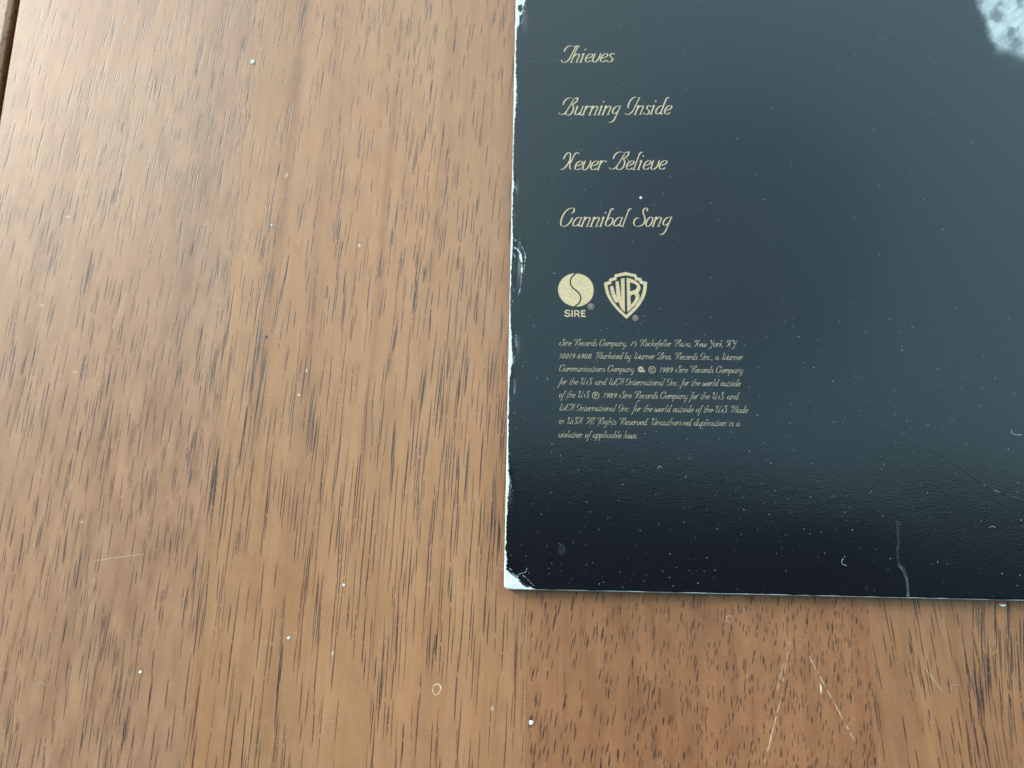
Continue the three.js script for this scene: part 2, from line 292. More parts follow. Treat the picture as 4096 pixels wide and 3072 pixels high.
// strokes of a swash italic hand, drawn upright on a grid where small letters are 5 high and capitals 10: advance | strokes
const SCRIPT = {
  a: '4.9|M3.6 4.6 C1.5 5.6 .3 3.6 .4 1.8 C.5 -.3 2.4 -.2 3.4 1.4 M3.7 4.9 L3.5 1.2 C3.5 .2 4.2 0 4.7 .5', b: '4.5|M2 9.2 C1.5 9.9 .9 9.5 .7 8.3 L.5 1.8 C.6 -.4 3.6 -.5 3.8 2.4 C3.9 5 1.8 5.4 .6 3.4',
  c: '3.9|M3.2 4 C2.9 5.2 .4 5.2 .4 2.4 C.4 -.3 2.6 -.4 3.4 1', d: '4.8|M3.5 4.5 C1.5 5.5 .4 3.6 .4 2 C.5 -.4 2.8 -.3 3.4 1.6 M5 9.2 C4.4 9.8 3.8 9.4 3.6 8 L3.4 1 C3.4 .1 4 0 4.5 .4',
  e: '4|M.5 2.2 C2 2.2 3.6 3 3.4 4.2 C3.1 5.3 .4 5.2 .4 2.3 C.4 -.4 2.7 -.4 3.5 1', f: '3|M3.4 9 C2.9 9.8 2 9.6 1.8 8 L1 -3 C.8 -4.2 .3 -4.4 -.3 -4 M.3 5 L2.9 5',
  g: '4.6|M3.5 4.6 C1.5 5.6 .4 3.7 .4 2.2 C.5 .1 2.6 .2 3.4 2 M3.7 5 L3.2 -1.5 C3 -4 1.5 -4.8 .2 -4', h: '4.8|M1.9 9.2 C1.4 9.8 .8 9.4 .7 8.2 L.5 0 M.6 3 C1.4 5.2 3.6 5.6 3.5 3.6 L3.3 .3 M-.1 0 L1.2 0 M2.8 0 L4.2 0',
  i: '2.4|M.1 4.4 L.8 5 L.7 .2 M0 0 L1.5 0 M.8 7.2 L.85 7.5', k: '4.2|M1.9 9.2 C1.4 9.8 .8 9.4 .7 8.2 L.5 0 M.6 2.3 C1.5 3 2.5 4 2.6 5 M1.2 2.8 L3.3 0 L4 .1 M0 0 L1.2 0',
  l: '2.2|M1.9 9.2 C1.4 9.8 .8 9.4 .7 8.2 L.5 0 M-.1 0 L1.3 0', m: '6.4|M.1 4.5 L.7 5 L.5 0 M.6 3 C1.2 5 3 5.6 2.9 3.8 L2.7 0 M2.8 3 C3.5 5 5.3 5.6 5.2 3.8 L5 .2 L5.8 0',
  n: '4.8|M.1 4.5 L.7 5 L.5 0 M.6 3 C1.3 5.2 3.6 5.6 3.5 3.6 L3.3 .3 M-.1 0 L1.2 0 M2.7 0 L4.2 0', o: '4.2|M2.1 5 C.2 5 0 0 1.9 0 C4 0 4.1 5 2.1 5',
  p: '4.5|M.1 4.5 L.7 5 L.4 -4.4 M.5 3.2 C1.4 5.4 3.9 5.5 3.8 2.8 C3.7 -.3 1.2 -.5 .5 1.3', r: '3.6|M.1 4.5 L.7 5 L.5 0 M.6 3 C1.2 4.8 2.2 5.4 3.2 4.7 L3.3 4.2 M-.1 0 L1.3 0',
  s: '3.6|M2.9 4.3 C2.2 5.4 .7 5 .8 3.8 C.9 2.8 3 2.4 3 1.2 C3 -.3 .6 -.4 .2 .9', t: '2.6|M.9 7.5 L.7 1 C.8 -.2 1.8 -.1 2.2 .5 M-.1 5 L2 5', u: '4.7|M.1 4.5 L.6 5 L.5 1.3 C.6 -.4 2.6 -.2 3.3 1.6 M3.5 5 L3.3 .8 C3.4 0 4 0 4.4 .3',
  v: '4.1|M.5 5 C.2 1.5 .4 0 1.7 0 C3 0 3.9 2.5 3.3 5', w: '5.7|M.4 5 C.1 1 .5 -.2 1.6 .1 C2.6 .4 2.7 2 2.7 4 C2.6 1 2.8 -.2 4 .1 C5.2 .4 5.6 3 5 5', y: '4.6|M.1 4.6 L.6 5 L.5 1.3 C.6 -.3 2.6 -.2 3.3 1.6 M3.6 5 L3.1 -1.5 C2.9 -4 1.5 -4.8 .2 -4', z: '3.7|M.3 5 L3.2 5 L.2 0 L3.4 0',
  T: '4.9|M-.5 6.4 C-.9 8.8 .6 10.1 2.4 9.6 C3.6 9.2 4.6 9.2 5.4 9.7 M4.7 9.4 L3.9 2.6 C3.4 .2 1.6 -.6 .4 .4 L-.3 1.5', I: '5.2|M.7 3.6 C-.4 6 .2 9.6 2.6 9.8 L5 9.5 M4.9 9.5 L3.9 2.2 C3.3 0 1.3 -.6 -.1 .9',
  B: '7.6|M-.2 6 C-.6 8.8 1 10.1 2.9 9.7 C4.2 9.3 5.4 9.2 6.4 9.8 C7.2 8 6.4 6.8 4.8 6 C7 4.6 7 .6 5.2 .1 C4.2 -.2 3.6 .2 3 1.2 M4.7 8.6 L3.1 2.2 C2.6 .2 .7 -.3 -.8 1.3', N: '6.6|M-.4 6 C-.6 8.4 .6 10.3 1.8 9.3 C2.8 8.5 3.4 2.4 5 .5 L6.2 .2 M6.4 8.9 C5.8 10 4.8 9.6 4.3 8.4 L4 4 M3 5.5 C2.8 2 1.5 -.6 -.6 .6',
  C: '6.8|M4.2 7.1 C5.6 7 5.6 9.6 4.2 9.8 C1.4 10.2 .2 7.4 .2 4.4 C.2 1.4 1.4 -.2 3 0 C4.8 .3 5.8 2.4 5.6 4.6', S: '6.4|M5.3 8.2 C5.5 9.9 3.6 10.4 3.2 8.8 C2.9 7 6 5 6 2.6 C6 .8 4.4 -.1 3 0 C1.2 .2 .2 1.6 .4 3.2 C.6 4.4 1.6 5 2.2 4.3',
  R: '7.2|M-.3 6.8 C-.6 9 .9 10 2.6 9.6 C4 9.2 5.4 9 6.3 9.9 C7.4 8 6 5.8 3.2 5.2 L5.9 .5 L6.9 .2 M3.6 9.3 L2.4 0', P: '6.2|M-.3 6.8 C-.6 9 .9 10 2.6 9.6 C4 9.2 5.4 9 6.3 9.9 C7.4 8 6 5 3 4.6 M3.6 9.3 L2.4 0',
  Y: '6.2|M.3 8.2 C.7 10.2 2.1 9.8 2.1 8 L2 6.2 C2.1 4.4 4.3 4.6 5.1 6.6 M5.5 9.8 L4.5 1 C4.1 -2.4 2.3 -3.4 .7 -2.6', M: '8.6|M.1 6.8 C-.1 9.2 1.1 10 2.9 9.6 L8.2 9.6 M2.9 9.4 L1.7 0 M5.4 9.4 L4.5 1 M7.9 9.4 L7.3 0 L8.4 0',
  W: '8|M.1 9.4 L1.7 9.8 L1.5 2 C1.7 -.4 4.1 0 4.3 2.4 L4.7 7 M4.4 2 C4.7 -.4 7.5 -.2 7.7 3 L7.9 7.4', U: '6.4|M-.1 7.4 C-.1 9.6 1.6 10.2 1.8 8.6 L1.6 2 C1.8 -.4 4.6 -.2 5 2.4 L5.4 9.6 M5.1 2 L5.4 .2 L6.2 .2',
  E: '5.2|M4.6 8.6 C4 10.2 1.2 10 1.2 7.6 C1.2 6 2.6 5.6 3.4 5.6 C1.6 5.4 .2 4.4 .2 2.6 C.2 -.4 4 -.4 4.8 1.8', A: '6.6|M.1 7.4 C.1 9.4 1.3 9.8 2.6 9.6 L6 9.6 L5.6 0 M4.4 9.5 C4 6 3 2 .6 .2 M2.6 4 L5.7 4',
  0: '5|M2 7 C.2 7 0 0 1.9 0 C3.9 0 4 7 2 7', 1: '3.6|M.6 6 L1.6 7 L1.4 0', 5: '4.8|M3.4 7 L1.2 7 L.8 4.2 C2 4.8 3.5 4 3.3 2.2 C3 -.2 1 -.4 .2 .8', 6: '4.8|M3.2 6.8 C1.4 6.2 .4 4 .5 2 C.6 -.6 3.4 -.5 3.4 1.9 C3.4 4.2 1.2 4.4 .6 2.6',
  7: '4.6|M.6 7 L3.6 7 C2.4 5 1.6 3 1.4 0', 8: '5|M2 7 C.2 7 .4 4.2 2 3.7 C4 3.2 4 0 2 0 C0 0 0 3.2 2 3.7 C3.6 4.2 3.8 7 2 7', 9: '4.8|M3.3 5 C3.2 2.6 .6 2.4 .6 4.8 C.6 7.4 3.4 7.6 3.4 5 C3.4 2.6 2.6 .8 1 0',
  '-': '3|M.3 2.6 L2.3 2.6', '.': '2|M.5 .1 L.7 .3', ',': '2|M.8 .4 L.3 -1.2', ' ': '3|',
};
function strokesOf(path) { // polylines of a stroke string
  const out = []; let cur, p;
  const tok = path.match(/[MLC]|-?\d*\.?\d+/g) ?? []; let i = 0, cmd = '';
  const num = () => parseFloat(tok[i++]);
  while (i < tok.length) {
    if (/[MLC]/.test(tok[i])) cmd = tok[i++];
    if (cmd === 'M') { p = [num(), num()]; cur = [p]; out.push(cur); }
    else if (cmd === 'L') { p = [num(), num()]; cur.push(p); }
    else { const a = [num(), num()], b = [num(), num()], e = [num(), num()]; for (let k = 1; k <= 12; k++) { const t = k / 12, u = 1 - t; cur.push([0, 1].map((q) => u * u * u * p[q] + 3 * u * u * t * a[q] + 3 * u * t * t * b[q] + t * t * t * e[q])); } p = e; }
  }
  return out;
}
const TX = (x) => (x - PX0) * PK, TY = (y) => (PY1 - y) * PK;
function script(g, text, x, y, unit, width, thick, thin, alpha) {
  const adv = [...text].map((ch) => (ch === '#' || ch === '$' ? 11 : ch === '@' ? 13 : parseFloat(SCRIPT[ch].split('|')[0])));
  const fit = width / (adv.reduce((s, a) => s + a, 0) * unit); let pen = 0;
  const slant = 0.34, pt = (px, py) => [TX(x + (pen + px) * unit * fit + slant * py * unit), TY(y + py * unit)];
  [...text].forEach((ch, n) => {
    if (ch === '@') { // small round emblem with a tail
      g.fillStyle = GOLD(alpha); const c = pt(4.4, 4); g.beginPath(); g.ellipse(c[0], c[1], 4 * unit * PK, 4.4 * unit * PK, 0.3, 0, 7); g.fill();
      const q = pt(9.2, 1.3); g.beginPath(); g.ellipse(q[0], q[1], 2.3 * unit * PK, 1.5 * unit * PK, 0.4, 0, 7); g.fill();
      g.strokeStyle = 'rgba(30,30,34,0.9)'; g.lineWidth = 0.6 * unit * PK; for (const dx of [3.2, 4.4, 5.6]) { const a = pt(dx, 3), b = pt(dx, 5); g.beginPath(); g.moveTo(...a); g.lineTo(...b); g.stroke(); }
    } else if (ch === '#' || ch === '$') {
      g.strokeStyle = GOLD(alpha); g.lineWidth = 1.1 * unit * PK; const c = pt(3.8, 3.4); g.beginPath(); g.arc(c[0], c[1], 4.7 * unit * PK, 0, 7); g.stroke();
      g.lineWidth = 1.1 * unit * PK; g.beginPath();
      if (ch === '#') g.arc(c[0], c[1], 2 * unit * PK, 0.7, 5.6);
      else { g.moveTo(c[0] - 1.2 * unit * PK, c[1] + 2.4 * unit * PK); g.lineTo(c[0] - 1.2 * unit * PK, c[1] - 2.2 * unit * PK); g.arc(c[0], c[1] - 0.9 * unit * PK, 1.4 * unit * PK, -1.57, 1.57); }
      g.stroke();
    } else for (const line of strokesOf(SCRIPT[ch].split('|')[1])) {
      g.fillStyle = GOLD(alpha);
      for (let k = 0; k + 1 < line.length; k++) {
        const a = pt(...line[k]), b = pt(...line[k + 1]), len = Math.hypot(b[0] - a[0], b[1] - a[1]), ang = Math.atan2(b[1] - a[1], b[0] - a[0]);
        const end = Math.min(1, 0.55 + 0.25 * Math.min(k + 1, line.length - 1 - k)), w = (thin + (thick - thin) * Math.pow(Math.abs(Math.sin(ang - 0.25)), 1.3)) * unit * PK * (line.length > 3 ? end : 1) / 2;
        const m = Math.max(1, Math.ceil(len / 0.7));
        for (let s = 0; s <= m; s++) { g.beginPath(); g.arc(mix(a[0], b[0], s / m), mix(a[1], b[1], s / m), w, 0, 7); g.fill(); }
      }
    }
    pen += adv[n];
  });
}
function makePrint() {
  reseed(77);
  const c = canvas(PW, PH), g = c.getContext('2d'), bc = canvas(PW, PH), b = bc.getContext('2d');
  const ink = 'rgb(18,18,23)';
  g.fillStyle = ink; g.fillRect(0, 0, PW, PH);
  // ground of the bump: fine laid grain of the laminate
  { const im = b.createImageData(PW, PH), d = im.data; for (let j = 0; j < PH; j++) for (let i = 0; i < PW; i++) { const x = i / PK, y = j / PK, v = 150 + 9 * (noise(x * 2.2 + 0.6 * y, y * 5) - 0.5) + 7 * (noise(x * 5 + 40, y * 9) - 0.5) + 10 * (fbm(x * 0.5, y * 0.8, 2) - 0.5); const k = (j * PW + i) * 4; d[k] = d[k + 1] = d[k + 2] = v; d[k + 3] = 255; } b.putImageData(im, 0, 0); }
  g.lineCap = b.lineCap = 'round'; g.lineJoin = b.lineJoin = 'round';
  const poly = (q, pts, w, style) => { q.strokeStyle = style; q.lineWidth = w * PK; q.beginPath(); pts.forEach(([x, y], i) => (i ? q.lineTo(TX(x), TY(y)) : q.moveTo(TX(x), TY(y)))); q.stroke(); };
  // pale mottled shape at the upper right
  { const x0 = 100, y0 = 112, w = 26, h = 36, W = Math.round(w * PK), H = Math.round(h * PK), id = g.getImageData(Math.round(TX(x0)), Math.round(TY(y0 + h)), W, H), d = id.data;
    for (let j = 0; j < H; j++) for (let i = 0; i < W; i++) {
      const x = x0 + i / PK, y = y0 + h - j / PK;
      const edge = y > 131 ? mix(110.6, 108.0, (y - 131) / 9) : mix(111.9, 110.6, clamp((y - 124.5) / 6.5)) + (y < 124.5 ? 0 : 0);
      const low = 123.6 + 1.1 * Math.sin((x - 112) * 0.55) - 0.08 * (x - 112);
      const n = fbm(x * 0.33 + 7.2, y * 0.33 + 2, 4), m = sstep(-0.3, 2.6, x - edge + 1.2 * (fbm(x * 0.8, y * 0.8, 2) - 0.5)) * sstep(-1.8, 2.2, y - low + 1.8 * (n - 0.5));
      let t = 0.68 - 0.3 * sstep(0.4, 0.75, n) + 0.2 * (fbm((x + y) * 0.22, (x - y) * 0.9, 3) - 0.5);
      t = clamp(t, 0.16, 0.85) * m + 0.05 * sstep(3.5, 0, Math.abs(y - low + 2)) * sstep(0, 3, x - 112);
      const k = (j * W + i) * 4; d[k] = mix(d[k], 222, t); d[k + 1] = mix(d[k + 1], 230, t); d[k + 2] = mix(d[k + 2], 232, t);
    }
    g.putImageData(id, Math.round(TX(x0)), Math.round(TY(y0 + h))); }
  // song titles
  script(g, 'Thieves', 11.2, 122.6, 0.46, 12.4, 0.66, 0.2, 0.74); script(g, 'Burning Inside', 10.9, 108.75, 0.46, 26.0, 0.66, 0.2, 0.74);
  script(g, 'Never Believe', 11.2, 94.75, 0.46, 24.3, 0.66, 0.2, 0.74); script(g, 'Cannibal Song', 10.85, 80.75, 0.46, 25.4, 0.66, 0.2, 0.74);
  // emblems
  const P = (X, Y) => [TX(10.78 + (X / 5.027 - 30) * 0.05614), TY(69.55 - (Y / 5.027 - 32) * 0.0589)];
  const trace = (pts) => { pts.forEach((p, i) => (p.length === 2 ? (i ? g.lineTo(...P(...p)) : g.moveTo(...P(...p))) : g.bezierCurveTo(...P(p[0], p[1]), ...P(p[2], p[3]), ...P(p[4], p[5])))); g.closePath(); };
  g.fillStyle = GOLD(); g.beginPath(); trace([[160, 500], [160, 300, 330, 165, 520, 165], [720, 180, 880, 300, 880, 510], [880, 720, 700, 845, 520, 840], [330, 830, 160, 690, 160, 500]]); g.fill();
  g.strokeStyle = ink; g.lineWidth = 0.3 * PK; g.beginPath(); g.moveTo(...P(560, 150)); g.bezierCurveTo(...P(380, 230), ...P(370, 390), ...P(480, 480)); g.bezierCurveTo(...P(600, 570), ...P(640, 620), ...P(610, 720)); g.bezierCurveTo(...P(580, 800), ...P(530, 815), ...P(470, 850)); g.stroke();
  g.fillStyle = GOLD(); g.beginPath();
  trace([[1085, 350], [1180, 325], [1190, 275], [1290, 245], [1300, 185], [1520, 135], [1735, 185], [1750, 240], [1840, 260], [1855, 315], [1950, 335], [1950, 640, 1820, 830, 1530, 1075], [1250, 830, 1100, 640, 1085, 350]]);
  trace([[1160, 400], [1235, 380], [1240, 320], [1335, 300], [1345, 240], [1520, 205], [1690, 235], [1710, 295], [1790, 320], [1800, 370], [1875, 385], [1870, 600, 1760, 800, 1525, 995], [1300, 800, 1170, 620, 1160, 400]]);
  trace([[1205, 430], [1265, 410], [1335, 650], [1315, 330], [1380, 320], [1430, 670], [1425, 270], [1500, 255], [1500, 945], [1425, 870], [1365, 735], [1325, 760], [1225, 640, 1215, 540, 1205, 430]]);
  trace([[1540, 255], [1720, 275, 1820, 380, 1820, 460], [1815, 500, 1795, 540, 1770, 555], [1830, 620, 1800, 740, 1545, 945]]);
  trace([[1605, 350], [1700, 360, 1760, 410, 1745, 445], [1735, 475, 1690, 510, 1610, 525]]); trace([[1615, 620], [1660, 570, 1715, 590, 1715, 640], [1710, 690, 1670, 740, 1620, 790]]);
  g.fill('evenodd');
  { const sw = 0.3 * PK; g.strokeStyle = GOLD(); g.lineWidth = sw; g.lineCap = 'butt'; g.lineJoin = 'miter'; // block capitals below the disc
    const stroke = (...pp) => { g.beginPath(); pp.forEach((q, i) => (q.length === 2 ? (i ? g.lineTo(...P(...q)) : g.moveTo(...P(...q))) : g.bezierCurveTo(...P(q[0], q[1]), ...P(q[2], q[3]), ...P(q[4], q[5])))); g.stroke(); };
    stroke([400, 935], [385, 905, 310, 905, 308, 940], [305, 985, 405, 955, 402, 1005], [398, 1042, 310, 1040, 298, 1000]); stroke([445, 905], [445, 1042]);
    stroke([500, 1042], [500, 918], [545, 918], [600, 920, 600, 985, 545, 985], [505, 985]); stroke([550, 985], [595, 1042]); stroke([715, 918], [640, 918], [640, 1029], [718, 1029]); stroke([640, 972], [705, 972]); g.lineCap = 'round'; g.lineJoin = 'round'; }
  for (const [X, Y, r] of [[820, 832, 0.62], [1705, 1052, 0.56]]) { const q = P(X, Y); g.strokeStyle = GOLD(0.9); g.lineWidth = 0.15 * PK; g.beginPath(); g.arc(q[0], q[1], r * PK, 0, 7); g.stroke(); g.fillStyle = GOLD(0.9); g.font = `bold ${1.0 * PK * r / 0.6}px sans-serif`; g.textAlign = 'center'; g.fillText('R', q[0], q[1] + 0.36 * PK * r / 0.6); g.textAlign = 'left'; }
  { const id = g.getImageData(Math.round(TX(10)), Math.round(TY(71)), Math.round(22 * PK), Math.round(13 * PK)), d = id.data; // open screen of the gold ink
    for (let k = 0; k < d.length; k += 4) if (d[k] > 120) { const i = (k / 4) % id.width, j = Math.floor(k / 4 / id.width), n = noise(i * 0.33, j * 0.33); const f = n < 0.36 ? 0.9 : 0.97 + 0.05 * n; d[k] *= f; d[k + 1] *= f; d[k + 2] *= f; }
    g.putImageData(id, Math.round(TX(10)), Math.round(TY(71))); }
  // small print
  const small = [['Sire Records Company, 75 Rockefeller Plaza, New York, NY', 49.97], ['10019-6908. Marketed by Warner Bros. Records Inc., a Warner', 51.36], ['Communications Company @ # 1989 Sire Records Company', 51.35], ['for the U.S. and WEA International Inc. for the world outside', 50.63], ['of the U.S. $ 1989 Sire Records Company for the U.S. and', 50.02], ['WEA International Inc. for the world outside of the U.S. Made', 51.99], ['in USA. All Rights Reserved. Unauthorized duplication is a', 50.2], ['violation of applicable laws.', 28.25]];
  small.forEach(([t, x1], i) => script(g, t, 11.15, 52.6 - 2.93 * i, 0.155, x1 - 11.15, 0.72, 0.3, 0.8));
  // wear: cracked laminate along the left edge, creases, scuffs; one painted light streak on a crease
  const crack = (pts, w, a, jit = 0.06) => { for (let i = 0; i + 1 < pts.length; i++) { const [p, q] = [pts[i], pts[i + 1]], n = Math.max(2, Math.round(Math.hypot(q[0] - p[0], q[1] - p[1]) / 0.18)); for (let k = 0; k < n; k++) { const s = k / n, e = (k + 1) / n; if (rnd() < 0.74) poly(g, [[mix(p[0], q[0], s) + gauss() * jit, mix(p[1], q[1], s) + gauss() * jit], [mix(p[0], q[0], e) + gauss() * jit, mix(p[1], q[1], e)]], w * R(0.4, 1.25), `rgba(214,224,228,${a * R(0.3, 1)})`); } } };
  crack([[0.9, 75.6], [1.5, 75.3], [2.0, 74.6], [2.5, 73.6]], 0.34, 0.95); crack([[2.1, 74.3], [2.5, 72.6], [2.65, 71], [2.6, 69.4]], 0.42, 0.95); crack([[2.6, 69.6], [2.5, 67.4], [2.3, 65.6], [1.9, 64.2]], 0.16, 0.8);
  crack([[1.9, 77], [2.7, 75.6], [3.4, 73.8], [3.3, 71.8], [3.2, 70.4]], 0.16, 0.8); crack([[2.9, 70.6], [3.3, 69.2], [3.6, 68.6]], 0.12, 0.6); crack([[0.9, 77.8], [1.1, 77.1]], 0.3, 0.9); crack([[0.7, 74], [1.1, 73.3]], 0.3, 0.85); crack([[0.8, 65.8], [0.9, 64.9]], 0.2, 0.8); crack([[0.6, 62.9], [0.9, 62.3]], 0.2, 0.8);
  crack([[1.3, 56], [1.6, 55], [1.75, 53.6], [1.6, 52.2]], 0.16, 0.75); crack([[1.4, 54.6], [1.5, 53]], 0.2, 0.5); crack([[1.4, 44.6], [1.6, 43.4], [1.5, 42.3], [1.5, 41.4]], 0.16, 0.55); crack([[0.9, 51], [1.25, 49.8], [1.2, 48.4]], 0.2, 0.6);
  crack([[1, 23.5], [1.15, 21.5], [0.9, 19.5]], 0.2, 0.5); crack([[0.8, 90.6], [1, 89.6]], 0.22, 0.7); crack([[0.7, 114], [0.9, 112]], 0.2, 0.6); crack([[2.4, 138.6], [2.2, 136.4], [1.5, 133.4]], 0.2, 0.6); crack([[1.2, 118], [1.3, 117]], 0.12, 0.4); crack([[0.8, 84], [0.9, 80.6]], 0.12, 0.4, 0.15);
  crack([[3.9, 2.9], [5, 2], [6.4, 0.7]], 0.14, 0.7); crack([[1.1, 4.2], [1.7, 3.8]], 0.18, 0.7);
  for (const pts of [[[9.2, 69.6], [10.6, 69.3], [12.2, 68.6], [14, 68.3]], [[80.3, 36], [83, 34.2], [85.4, 32.4]], [[85.8, 32], [90, 30.4], [94.5, 27.8], [97.5, 25.4]], [[98, 25], [101, 22.9], [104, 21.4], [109, 19.6]]]) {
    poly(b, pts, 0.5, 'rgba(255,255,255,0.1)'); poly(b, pts.map(([x, y]) => [x, y - 0.18]), 0.3, 'rgba(90,90,90,0.1)');
  }
  crack([[9.2, 69.6], [10.4, 69.35]], 0.1, 0.5); crack([[80.4, 36], [82.4, 34.6]], 0.07, 0.35); crack([[86.6, 31.6], [89, 30.7]], 0.07, 0.3); crack([[99.8, 23.6], [100.8, 22.8]], 0.1, 0.5); crack([[102, 22.3], [103.6, 21.6]], 0.12, 0.6); crack([[104.6, 21.2], [107.5, 20.2]], 0.08, 0.4);
  for (const [pts, w, a] of [[[[81.9, 15], [81.8, 11], [81.4, 9.2], [81.5, 7]], 0.36, 0.13], [[[81.5, 6.6], [82.4, 5.4], [82.9, 3.8], [83, 1.8], [82.9, 0.2]], 0.42, 0.26]]) { poly(g, pts, w * 1.6, `rgba(150,170,190,${a * 0.6})`); crack(pts, w, a * 0.55, 0.1); poly(b, pts, 0.8, 'rgba(255,255,255,0.2)'); }  // crease with its reflected light painted into the print colour as a pale streak
  g.fillStyle = 'rgba(120,140,160,0.13)'; g.beginPath(); g.ellipse(TX(12.1), TY(8.3), 0.75 * PK, 1.25 * PK, 0.1, 0, 7); g.fill(); crack([[11.6, 9.4], [12.8, 8.4]], 0.08, 0.3); crack([[11.8, 8], [12.7, 8.2]], 0.06, 0.3);
  for (let n = 0; n < 500; n++) { const x = R(2, 122), y = R(0.5, 145), a = R(-0.5, 0.5), l = R(0.08, 0.45); poly(g, [[x, y], [x + l * Math.cos(a), y + l * Math.sin(a)]], R(0.04, 0.08), `rgba(150,165,178,${R(0.05, 0.2)})`); }
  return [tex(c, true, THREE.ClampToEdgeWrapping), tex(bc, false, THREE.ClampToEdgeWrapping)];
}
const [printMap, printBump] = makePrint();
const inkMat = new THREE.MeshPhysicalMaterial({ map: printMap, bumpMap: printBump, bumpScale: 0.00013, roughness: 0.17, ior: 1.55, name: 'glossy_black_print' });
const boardMat = new THREE.MeshStandardMaterial({ color: new THREE.Color().setRGB(0.78, 0.79, 0.77), roughness: 0.9, name: 'white_paperboard' });
{ const W = 256, d = new Uint8Array(W * W * 4); for (let j = 0; j < W; j++) for (let i = 0; i < W; i++) { const v = 195 + 60 * fbm(i * 0.12, j * 0.12, 3) - 30 * (noise(i * 0.5, j * 0.06) > 0.8 ? 1 : 0); const k = (j * W + i) * 4; d[k] = v; d[k + 1] = v; d[k + 2] = v; d[k + 3] = 255; }
  const t = new THREE.DataTexture(d, W, W); t.wrapS = t.wrapT = THREE.RepeatWrapping; t.magFilter = THREE.LinearFilter; t.colorSpace = THREE.SRGBColorSpace; t.needsUpdate = true; boardMat.map = t; const bt = t.clone(); bt.colorSpace = THREE.NoColorSpace; bt.needsUpdate = true; boardMat.bumpMap = bt; boardMat.bumpScale = 0.00006; }
const blackMat = new THREE.MeshStandardMaterial({ color: new THREE.Color().setRGB(0.012, 0.016, 0.026), roughness: 0.5, name: 'black_paper' });

const sleeve = thing('record_sleeve');
tag(sleeve, 'worn black vinyl record sleeve with gold song titles and torn white corner on the table', 'record sleeve');
const corner = (y) => { const r = 1.0; return y < r ? r - Math.sqrt(Math.max(0, r * r - (r - y) * (r - y))) : 0; };
const boardLeft = (y) => corner(y) + 0.05 * (noise(y * 0.8, 9) - 0.5) + 0.03 * (noise(y * 3.1, 5) - 0.5);
const ysFine = spaced([[0, 1.5, 0.1], [1.5, 6, 0.12], [6, 150, 0.2], [150, SIZE, 3]]);
const tsFine = spaced([[0, 0.6, 0.1], [0.6, 5, 0.2], [5, 30, 1], [30, SIZE, 2.5]]);
const low = (x) => 0.05 * (noise(x * 0.5, 77) - 0.5);
part('white_board', (() => {
  const h = (x, y) => face(x, y) - 0.06, top = sheet(boardLeft, ysFine, tsFine, h, (x, y) => [x / 12, y / 12]);
  const loop = []; for (let i = ysFine.length - 1; i >= 0; i--) { const y = ysFine[i], x = boardLeft(y); loop.push([x, h(x, y), y]); } for (const t of tsFine) { const l = boardLeft(0), x = t < 30 ? l + t * (30 - l) / 30 : t; loop.push([x, h(x, 0), 0]); }
  loop.push([SIZE, h(SIZE, 150), 150], [SIZE, h(SIZE, SIZE), SIZE], [0, h(0, SIZE), SIZE]);
  return mergeGeometries([top, skirt(loop, 0.35)]);
})(), boardMat, sleeve).userData.label = 'bare white board showing along the worn left edge and torn corner';
{ // the printed face: its ragged left outline and its cut lower edge are real
  const ys = spaced([[0.07, 1.6, 0.07], [1.6, 6, 0.1], [6, 150, 0.16], [150, SIZE, 3]]), ts = spaced([[0, 0.5, 0.1], [0.5, 6, 0.2], [6, 30, 0.8], [30, SIZE, 2]]);
  const left = (y) => boardLeft(y) * (y > 4 ? 1 : 0) + wear(y);
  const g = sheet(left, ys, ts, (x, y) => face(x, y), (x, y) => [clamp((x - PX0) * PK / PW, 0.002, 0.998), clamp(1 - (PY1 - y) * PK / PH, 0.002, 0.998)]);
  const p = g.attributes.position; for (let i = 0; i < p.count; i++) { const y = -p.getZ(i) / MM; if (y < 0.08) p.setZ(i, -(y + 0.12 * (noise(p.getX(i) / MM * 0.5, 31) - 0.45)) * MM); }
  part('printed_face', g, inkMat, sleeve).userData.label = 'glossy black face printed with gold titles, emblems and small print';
  // slivers of print left standing in the bare patches
  const sliver = (pts) => { const s = new THREE.Shape(pts.map(([x, y]) => new THREE.Vector2(x, y))), q = new THREE.ShapeGeometry(s).toNonIndexed(), a = q.attributes.position, u = q.attributes.uv; for (let i = 0; i < a.count; i++) { const x = a.getX(i), y = a.getY(i); a.setXYZ(i, x * MM, (face(x, y) - 0.01) * MM, -y * MM); u.setXY(i, clamp((x - PX0) * PK / PW), 0.5); } q.computeVertexNormals(); return q; };
  const scrapMat = new THREE.MeshStandardMaterial({ color: new THREE.Color().setRGB(0.014, 0.014, 0.02), roughness: 0.35, name: 'print_scrap' });
  part('print_scrap', sliver([[3.0, 1.75], [3.6, 1.75], [4.4, 1.25], [5.6, 0.5], [4.7, 0.42], [3.9, 0.95]]), scrapMat, sleeve);
  part('print_scrap', sliver([[0.55, 138.3], [1.5, 138.7], [1.75, 137.2], [1.2, 136.5], [0.6, 137.1]]), scrapMat, sleeve);
  part('print_scrap', sliver([[1.0, 135.6], [1.6, 135.9], [1.45, 134.1], [1.05, 133.4]]), scrapMat, sleeve);
  part('print_scrap', sliver([[0.9, 3.6], [1.5, 3.5], [3.4, 2.3], [3.0, 2.1], [1.6, 2.9]]), new THREE.MeshStandardMaterial({ color: new THREE.Color().setRGB(0.09, 0.13, 0.16), roughness: 0.5, name: 'torn_laminate' }), sleeve).userData.label = 'torn grey-blue laminate along the bare corner';
}
